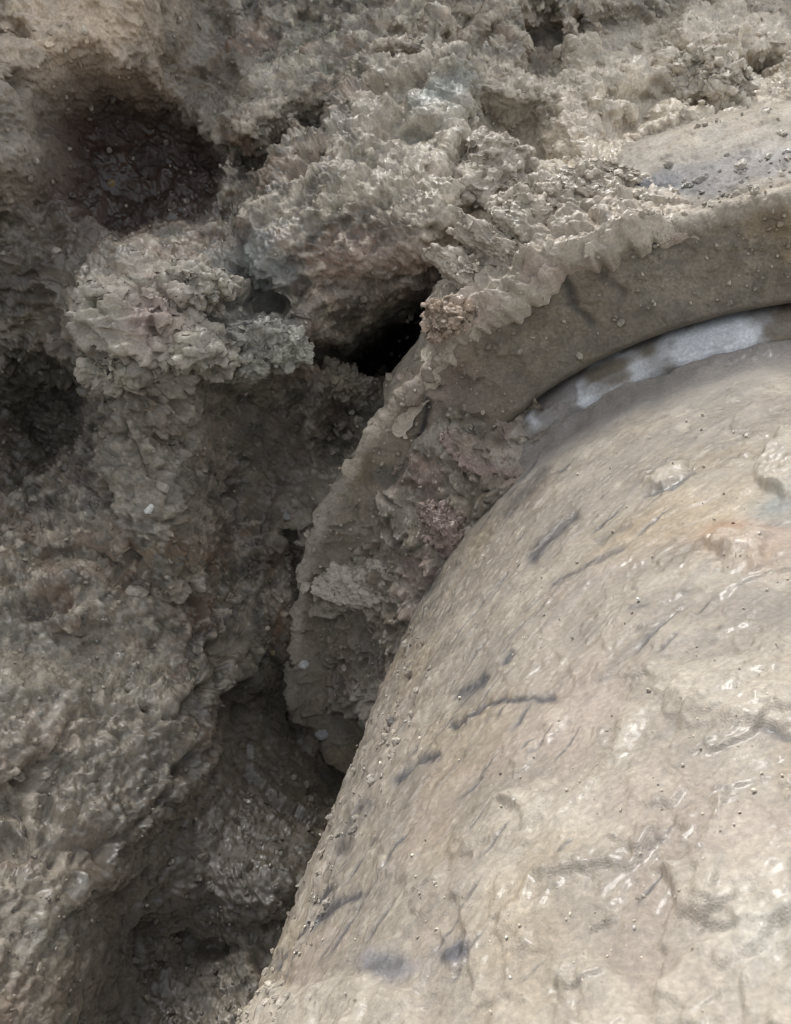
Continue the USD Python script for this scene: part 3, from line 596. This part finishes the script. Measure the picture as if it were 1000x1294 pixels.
V_fill = P + (hgt * np.sin(math.pi * np.clip(Wd, 0.03, 0.97)) ** 0.5)[:, None] * np.stack([0.35 * np.cos(TH), -np.ones_like(TH), 0.35 * np.sin(TH)], -1)
C = np.tile(SOIL * 1.05, (len(P), 1))
C = lay(C, ss(0.0, 0.15, fb(P, 16, 3, 115)) * 0.7, PINK * 0.75); C = lay(C, ss(0.02, 0.15, fb(P, 22, 3, 116)) * 0.7, PALE * 0.9); C = lay(C, ss(0.04, 0.2, fb(P, 26, 3, 117)) * 0.7, WET_SHADE)
tag(obj('mud_fill', V_fill, grid_faces(*sh)[:, ::-1], MUD_CLOD, None, C), 'band of crumbly mud filling the joint between collar and pipe on its left', 'mud')
SURF2, d2_ = project(V_fill); SURF = np.vstack([SURF, np.column_stack([SURF2, d2_])]); SCOL = np.vstack([SCOL, C]); TREE = cKDTree(SURF[:, :2])
# mud lying over the upper left of the collar rim
th = np.radians(np.arange(104.0, 146.0, 0.13)); w_ = np.linspace(0, 1, 130)
TH, Wd = np.meshgrid(th, w_, indexing='ij'); sh = TH.shape; TH, Wd = TH.ravel(), Wd.ravel(); deg = np.degrees(TH)
n1 = fb(np.stack([TH * 9, 0 * TH, 0 * TH], -1), 1, 3, 130); n2 = fb(np.stack([TH * 22, 0 * TH, 0 * TH], -1), 1, 3, 131)
fade = ss(105, 118, deg) * ss(141, 133, deg)
lowr = 0.652 - fade * (0.012 + 0.06 * (n2 + 0.10).clip(0)) + 0.012 * fb(np.stack([TH * 60, 0 * TH, 0 * TH], -1), 1, 2, 138)
arc_ = Wd * 0.17
pr = np.where(arc_ < 0.05, lowr + (0.672 - lowr) * ss(0, 0.05, arc_), 0.672 + 0.30 * (arc_ - 0.05)) - 0.03 * (1 - fade)
P = np.stack([pr * np.cos(TH), -0.014 * fade * ss(0, 0.02, arc_) * ss(0.07, 0.03, arc_) + np.clip(arc_ - 0.05, 0, 1) * 1.0 + 0.006 * (1 - fade), pr * np.sin(TH)], -1)
ww = P + 0.014 * np.stack([fb(P, 34, 3, q) for q in (132, 133, 134)], -1)
hgt = 0.55 * facets(ww, 0.040, 140, 0.6) + 0.5 * facets(ww, 0.017, 141, 0.7) + 0.010 * fb(P, 60, 3, 143) + 0.6 * facets(ww, 0.008, 142, 0.8) + 0.02 * (ridged(ww, 22, 3, 135) - 0.6) + 0.016 * fade
env = np.sin(math.pi * np.clip(Wd, 0.02, 0.98)) ** 0.4 * (0.25 + 0.75 * fade)
dirn = np.stack([0.8 * np.cos(TH), -0.6 + 0 * TH, 0.8 * np.sin(TH)], -1)
V_rim = P + (hgt * env)[:, None] * dirn
C = np.tile(PALE * [0.92, 0.90, 0.88], (len(P), 1))
C = lay(C, ss(0.0, 0.15, fb(P, 18, 3, 136)) * 0.5, SOIL * 1.2); C = lay(C, ss(0.05, 0.2, fb(P, 22, 3, 137)) * 0.4, PINK)
tag(obj('mud_crust', V_rim, grid_faces(*sh)[:, ::-1], MUD_CLOD, None, C), 'thick pale crumbly mud draped over the upper left rim of the collar', 'mud')
q_, d_ = project(V_rim); SURF = np.vstack([SURF, np.column_stack([q_, d_])]); SCOL = np.vstack([SCOL, C]); TREE = cKDTree(SURF[:, :2])
clod('mud_clod', 'tall crumbly pale mud clod standing on top of the collar rim', 'clod', 612, 240, 48, 40, 40, 11, PALE * [1.06, 1.04, 1.04], crumbs=24, crumb=(0.003, 0.007), lift=0.9, amp=0.8, rubble=0.45, lobes=((4, -38, 0.9, 0.8, 0.8), (-22, 10, 0.7, 0.7, 0.9), (35, 20, 0.9, 0.7, 0.9), (22, -18, 0.6, 0.7, 0.8)))
clod('mud_clod', 'broad crumbly pale mud heap to the right of the tall clod', 'clod', 700, 258, 54, 28, 36, 12, PALE * [1.06, 1.04, 1.04], crumbs=24, crumb=(0.003, 0.007), tilt=12, lift=0.8, amp=0.8, rubble=0.45, lobes=((42, -16, 0.8, 0.8, 0.9), (-36, 14, 0.8, 1.0, 0.9), (72, -34, 0.6, 0.7, 0.7)))
clod('mud_clod', 'pale mud tongue sloping from the tall clod down to the dark hole', 'clod', 625, 318, 54, 22, 30, 13, PALE * [0.98, 0.96, 0.96], crumbs=20, crumb=(0.003, 0.006), tilt=33, lift=0.8, amp=0.8, rubble=0.45, lobes=((-42, 26, 0.8, 0.8, 0.9), (34, -18, 0.9, 1.1, 0.9)))
clod('mud_clod', 'small orange-tinged ragged clod hanging at the left end of the collar', 'clod', 563, 402, 30, 26, 26, 14, np.array([0.32, 0.25, 0.19]), crumbs=14, crumb=(0.003, 0.007), lift=0.7)
clod('mud_clod', 'rounded pale clod with pinkish middle standing out of the left bank', 'clod', 196, 405, 82, 62, 52, 16, PALE * 0.78, crumbs=16, crumb=(0.003, 0.007), lift=0.1, rubble=0.6, amp=0.8, blush=PINK * 0.8, lobes=((-48, -22, 0.6, 0.55, 0.8), (30, 40, 0.8, 0.6, 0.9), (-30, 55, 0.7, 0.6, 0.8), (50, -40, 0.6, 0.5, 0.8)))
clod('mud_clod', 'greyish clod stuck to the right of the big rounded clod', 'clod', 322, 428, 50, 34, 30, 17, PALE * [0.68, 0.72, 0.74], crumbs=10, crumb=(0.003, 0.006), lift=0.0, rubble=0.6, amp=0.8, lobes=((35, 10, 0.7, 0.8, 0.8), (-20, 28, 0.8, 0.6, 0.9)))
clod('mud_clod', 'pinkish crumbly clod squeezed into the joint at the left end of the pale ring', 'clod', 612, 585, 56, 24, 14, 18, PINK * 0.72, crumbs=20, crumb=(0.002, 0.005), tilt=40, amp=0.6, rubble=0.7, lift=0.0)
clod('mud_clod', 'dark reddish crumbly clod in the joint at its lowest visible end', 'clod', 566, 672, 44, 24, 18, 19, PINK * 0.6, crumbs=24, crumb=(0.002, 0.006), tilt=50, amp=0.45)
clod('mud_clod', 'pale flat clod stuck on the lower left end of the collar', 'clod', 446, 742, 50, 26, 20, 23, PALE * 0.92, crumbs=12, crumb=(0.002, 0.005), tilt=12, lift=0.6, amp=0.7, rubble=0.5, lobes=((24, -14, 0.7, 0.8, 0.9),))
clod('mud_clod', 'pale grey clod among the rubble by the upper right hole', 'clod', 900, 100, 56, 30, 30, 21, PALE * 1.2, crumbs=20, crumb=(0.003, 0.009), tilt=20, lift=0.7)
clod('mud_clod', 'brown clod under the overhang at the left foot of the dark hole', 'clod', 436, 480, 34, 22, 24, 22, SOIL * 1.0, crumbs=30)
# stones
def stone(label, px, py, r, color, seed, group=None, flat=0.8, cat='stone'):
    p, d = hit(px, py); q = r * d / FPX
    v, f = rock(p + FW * q * 0.35, q * np.array([1, flat, 0.9]), seed, 4, 0.4, 1.3, VIEW, 3)
    return tag(obj('stone', v, f, STONE, None, color), label, cat, group)
stone('small white stone toned for a glint in the left bank below the rounded clod', 188, 643, 8, (0.5, 0.5, 0.48), 31)  # white colour of this stone stands for a glint
stone('pale tan stone next above the small white stone', 202, 615, 14, PALE * 0.8, 32)
stone('rounded tan stone low in the left bank', 172, 748, 14, PALE * 0.7, 33)
stone('white pebble at the lip of the dark hollow beside the collar foot', 384, 840, 7, (0.42, 0.42, 0.40), 34)
stone('pale stone beside the dark wedge between pipe and bank', 408, 926, 12, (0.26, 0.265, 0.26), 35)
stone('tan pebble on the overhang above the dark hole', 514, 353, 9, PALE * 1.0, 36)
# pebbles: each a thing of its own
def spots(n, poly, seed):
    rr = np.random.default_rng(seed); q = rr.uniform([-15, -15], [1015, 1309], (n * 40, 2))
    return q[inside(poly, q, 0.01) > 0.5][:n], rr
MARKS = [('the reddish hollow', 155, 195), ('the big rounded clod', 190, 405), ('the dark hole', 465, 425), ('the small white stone', 188, 643), ('the tall pale clod', 612, 235), ('the upper right hole', 960, 66),
         ('the hollow at the collar foot', 365, 880), ('the pale ring', 810, 480), ('the pale flat clod', 446, 742), ('the orange-brown smear', 935, 694), ('the dark scrape', 630, 892), ('the slate-blue smears', 540, 1212),
         ('the pinkish joint mud', 600, 610), ('the pale top left block', 110, 50), ('the left bank rim', 230, 960), ('the thick pale patch', 930, 1135), ('the slate streak up right', 900, 215), ('the dark cave', 40, 530)]
def where(px, py):
    d2 = [math.hypot(px - a, py - b) for _, a, b in MARKS]; i = int(np.argmin(d2)); n_, a, b = MARKS[i]
    q = round(math.degrees(math.atan2(b - py, px - a)) / 45) % 8
    far_ = 'just' if d2[i] < 45 else 'close' if d2[i] < 100 else 'well' if d2[i] < 180 else 'far'
    return far_ + ' ' + ['right of', 'up and right of', 'above', 'up and left of', 'left of', 'down and left of', 'below', 'down and right of'][q] + ' ' + n_
def scatter(n, poly, label, group, lo, hi, cols, seed, own=0.15):
    q, rr = spots(n, poly, seed)
    for px, py in q:
        p, d, c0 = look(px, py); rad = (lo + (hi - lo) * rr.random() ** 2) * d / FPX
        v, f = rock(p + FW * rad * 0.35, rad * rr.uniform(0.6, 1.25, 3), int(rr.integers(1e6)), 2, 0.3, 1.6, None, 4)
        col = c0 + rr.uniform(own, own + 0.5) * (np.asarray(cols[rr.integers(len(cols))]) - c0)
        tag(obj('pebble', v, f, MUD_CLOD if rr.random() < 0.7 else STONE, None, col * rr.uniform(0.85, 1.2)), f'{label} {where(px, py)}', 'pebble', group)
FACE = [(480, 480), (545, 430), (640, 380), (760, 300), (1000, 262), (1000, 370), (800, 400), (640, 520), (520, 700), (490, 840), (420, 900), (390, 790), (400, 620)]
BANK = [(0, 0), (1000, 0), (1000, 130), (760, 200), (560, 180), (540, 350), (380, 430), (390, 800), (300, 880), (130, 1130), (120, 1294), (0, 1294)]
PIPE = [(1000, 460), (820, 520), (640, 660), (520, 800), (470, 960), (340, 1270), (1000, 1294)]
DITCH = [(300, 930), (400, 1000), (420, 1010), (330, 1200), (300, 1294), (140, 1294), (150, 1140)]
scatter(34, FACE, 'gritty pebble on the collar', 'pebbles in the collar face', 2.5, 6, [PALE, SOIL * 1.3, PALE * 1.2, PINK], 101)
scatter(44, BANK, 'loose pebble on the bank', 'pebbles on the bank', 2.5, 7, [PALE, SOIL * 1.4, PALE * 1.1, BLUE * 1.2, OCHRE * 0.8], 102)
scatter(24, PIPE, 'tiny pebble on the pipe', 'pebbles stuck on the pipe', 1.8, 4, [PALE * 1.2, PALE, (0.5, 0.49, 0.46)], 103, 0.5)
scatter(12, DITCH, 'earth crumb in the groove', 'crumbs in the groove', 2.5, 6, [SOIL, SOIL * 1.3, PALE * 0.8], 104)
# grit and crumbs beyond counting; pale grit on bank and pipe also stands for glints
def grit(n, poly, label, seed, lo, hi, col, own=0.5, sub=1, name='grit', power=2.5, emb=0.1):
    q, rr = spots(n, poly, seed); parts, cols = [], []
    clus = meshkit.noise(np.column_stack([q / 70, 0 * q[:, 0]]), seed) 
    q = q[clus > rr.random(len(q)) * 0.8]
    for px, py in q:
        p, d, c0 = look(px, py, 2.5); sink = emb; rad = (lo + (hi - lo) * rr.random() ** power) * d / FPX
        v, f = rock(p + FW * rad * sink, rad * rr.uniform(0.55, 1.35, 3), int(rr.integers(1e6)), sub, 0.6, 1.8, cuts=8)
        parts.append((v, f)); cols.append(np.tile((c0 + rr.random() * own * (np.asarray(col) - c0)) * rr.uniform(0.8, 1.2), (len(v), 1)))
    v, f = join(parts); cc = np.vstack(cols)
    if sub > 1: v, cc, f = v[f.ravel()], cc[f.ravel()], np.arange(f.size).reshape(-1, 3)
    tag(obj(name, v, f, MUD_CLOD, None, cc), label, 'grit' if name == 'grit' else 'crumbs', None, 'stuff')
UPPER = [(560, 130), (640, 0), (1000, 0), (1000, 170), (790, 240), (680, 330), (540, 370), (560, 250)]
grit(1000, FACE, 'fine pale grit in the collar face', 201, 0.7, 3.5, PALE * 1.1, 0.7)
grit(1500, BANK, 'fine grit on the bank, pale grains also standing for wet glints', 202, 0.8, 4, PALE, 0.6)
grit(650, PIPE, 'fine pale grit stuck on the muddy pipe, also standing for wet glints', 203, 0.6, 2.6, PALE * 1.4, 1.0, 1, 'grit', 2.5, 0.45)
grit(500, BANK, 'crumbs of earth clinging all over the bank', 204, 2.0, 8, SOIL, 0.3, 2, 'earth_crumbs', 2.5, 0.6)
grit(160, UPPER, 'pale crumbs of mud above the collar', 205, 3, 12, PALE, 0.6, 2, 'earth_crumbs', 2.5, 0.6)
grit(260, DITCH, 'dark crumbs in the groove beside the pipe', 206, 2, 7, WET_SHADE, 0.4, 2, 'earth_crumbs', 2.5, 0.5)
RIM = [(380, 800), (376, 690), (396, 590), (455, 478), (530, 385), (552, 396), (480, 488), (418, 600), (398, 695), (396, 800)]
EDGE = [(530, 760), (480, 870), (425, 1000), (340, 1190), (290, 1294), (350, 1294), (400, 1180), (490, 985), (545, 850)]
grit(260, EDGE, 'crumbs of mud along the left edge of the pipe', 208, 1.5, 7, PALE, 0.6, 2, 'earth_crumbs', 2.5, 0.6)
TOP = [(780, 250), (1010, 185), (1010, 245), (780, 285)]
grit(420, TOP, 'pale crumbs lying on the crown of the collar', 209, 1.5, 9, PALE, 0.8, 2, 'earth_crumbs', 2.5, 0.4)
grit(380, RIM, 'pale crumbly crust along the left rim of the collar', 207, 2, 8, PALE, 0.9, 2, 'earth_crumbs', 2.0, 0.2)
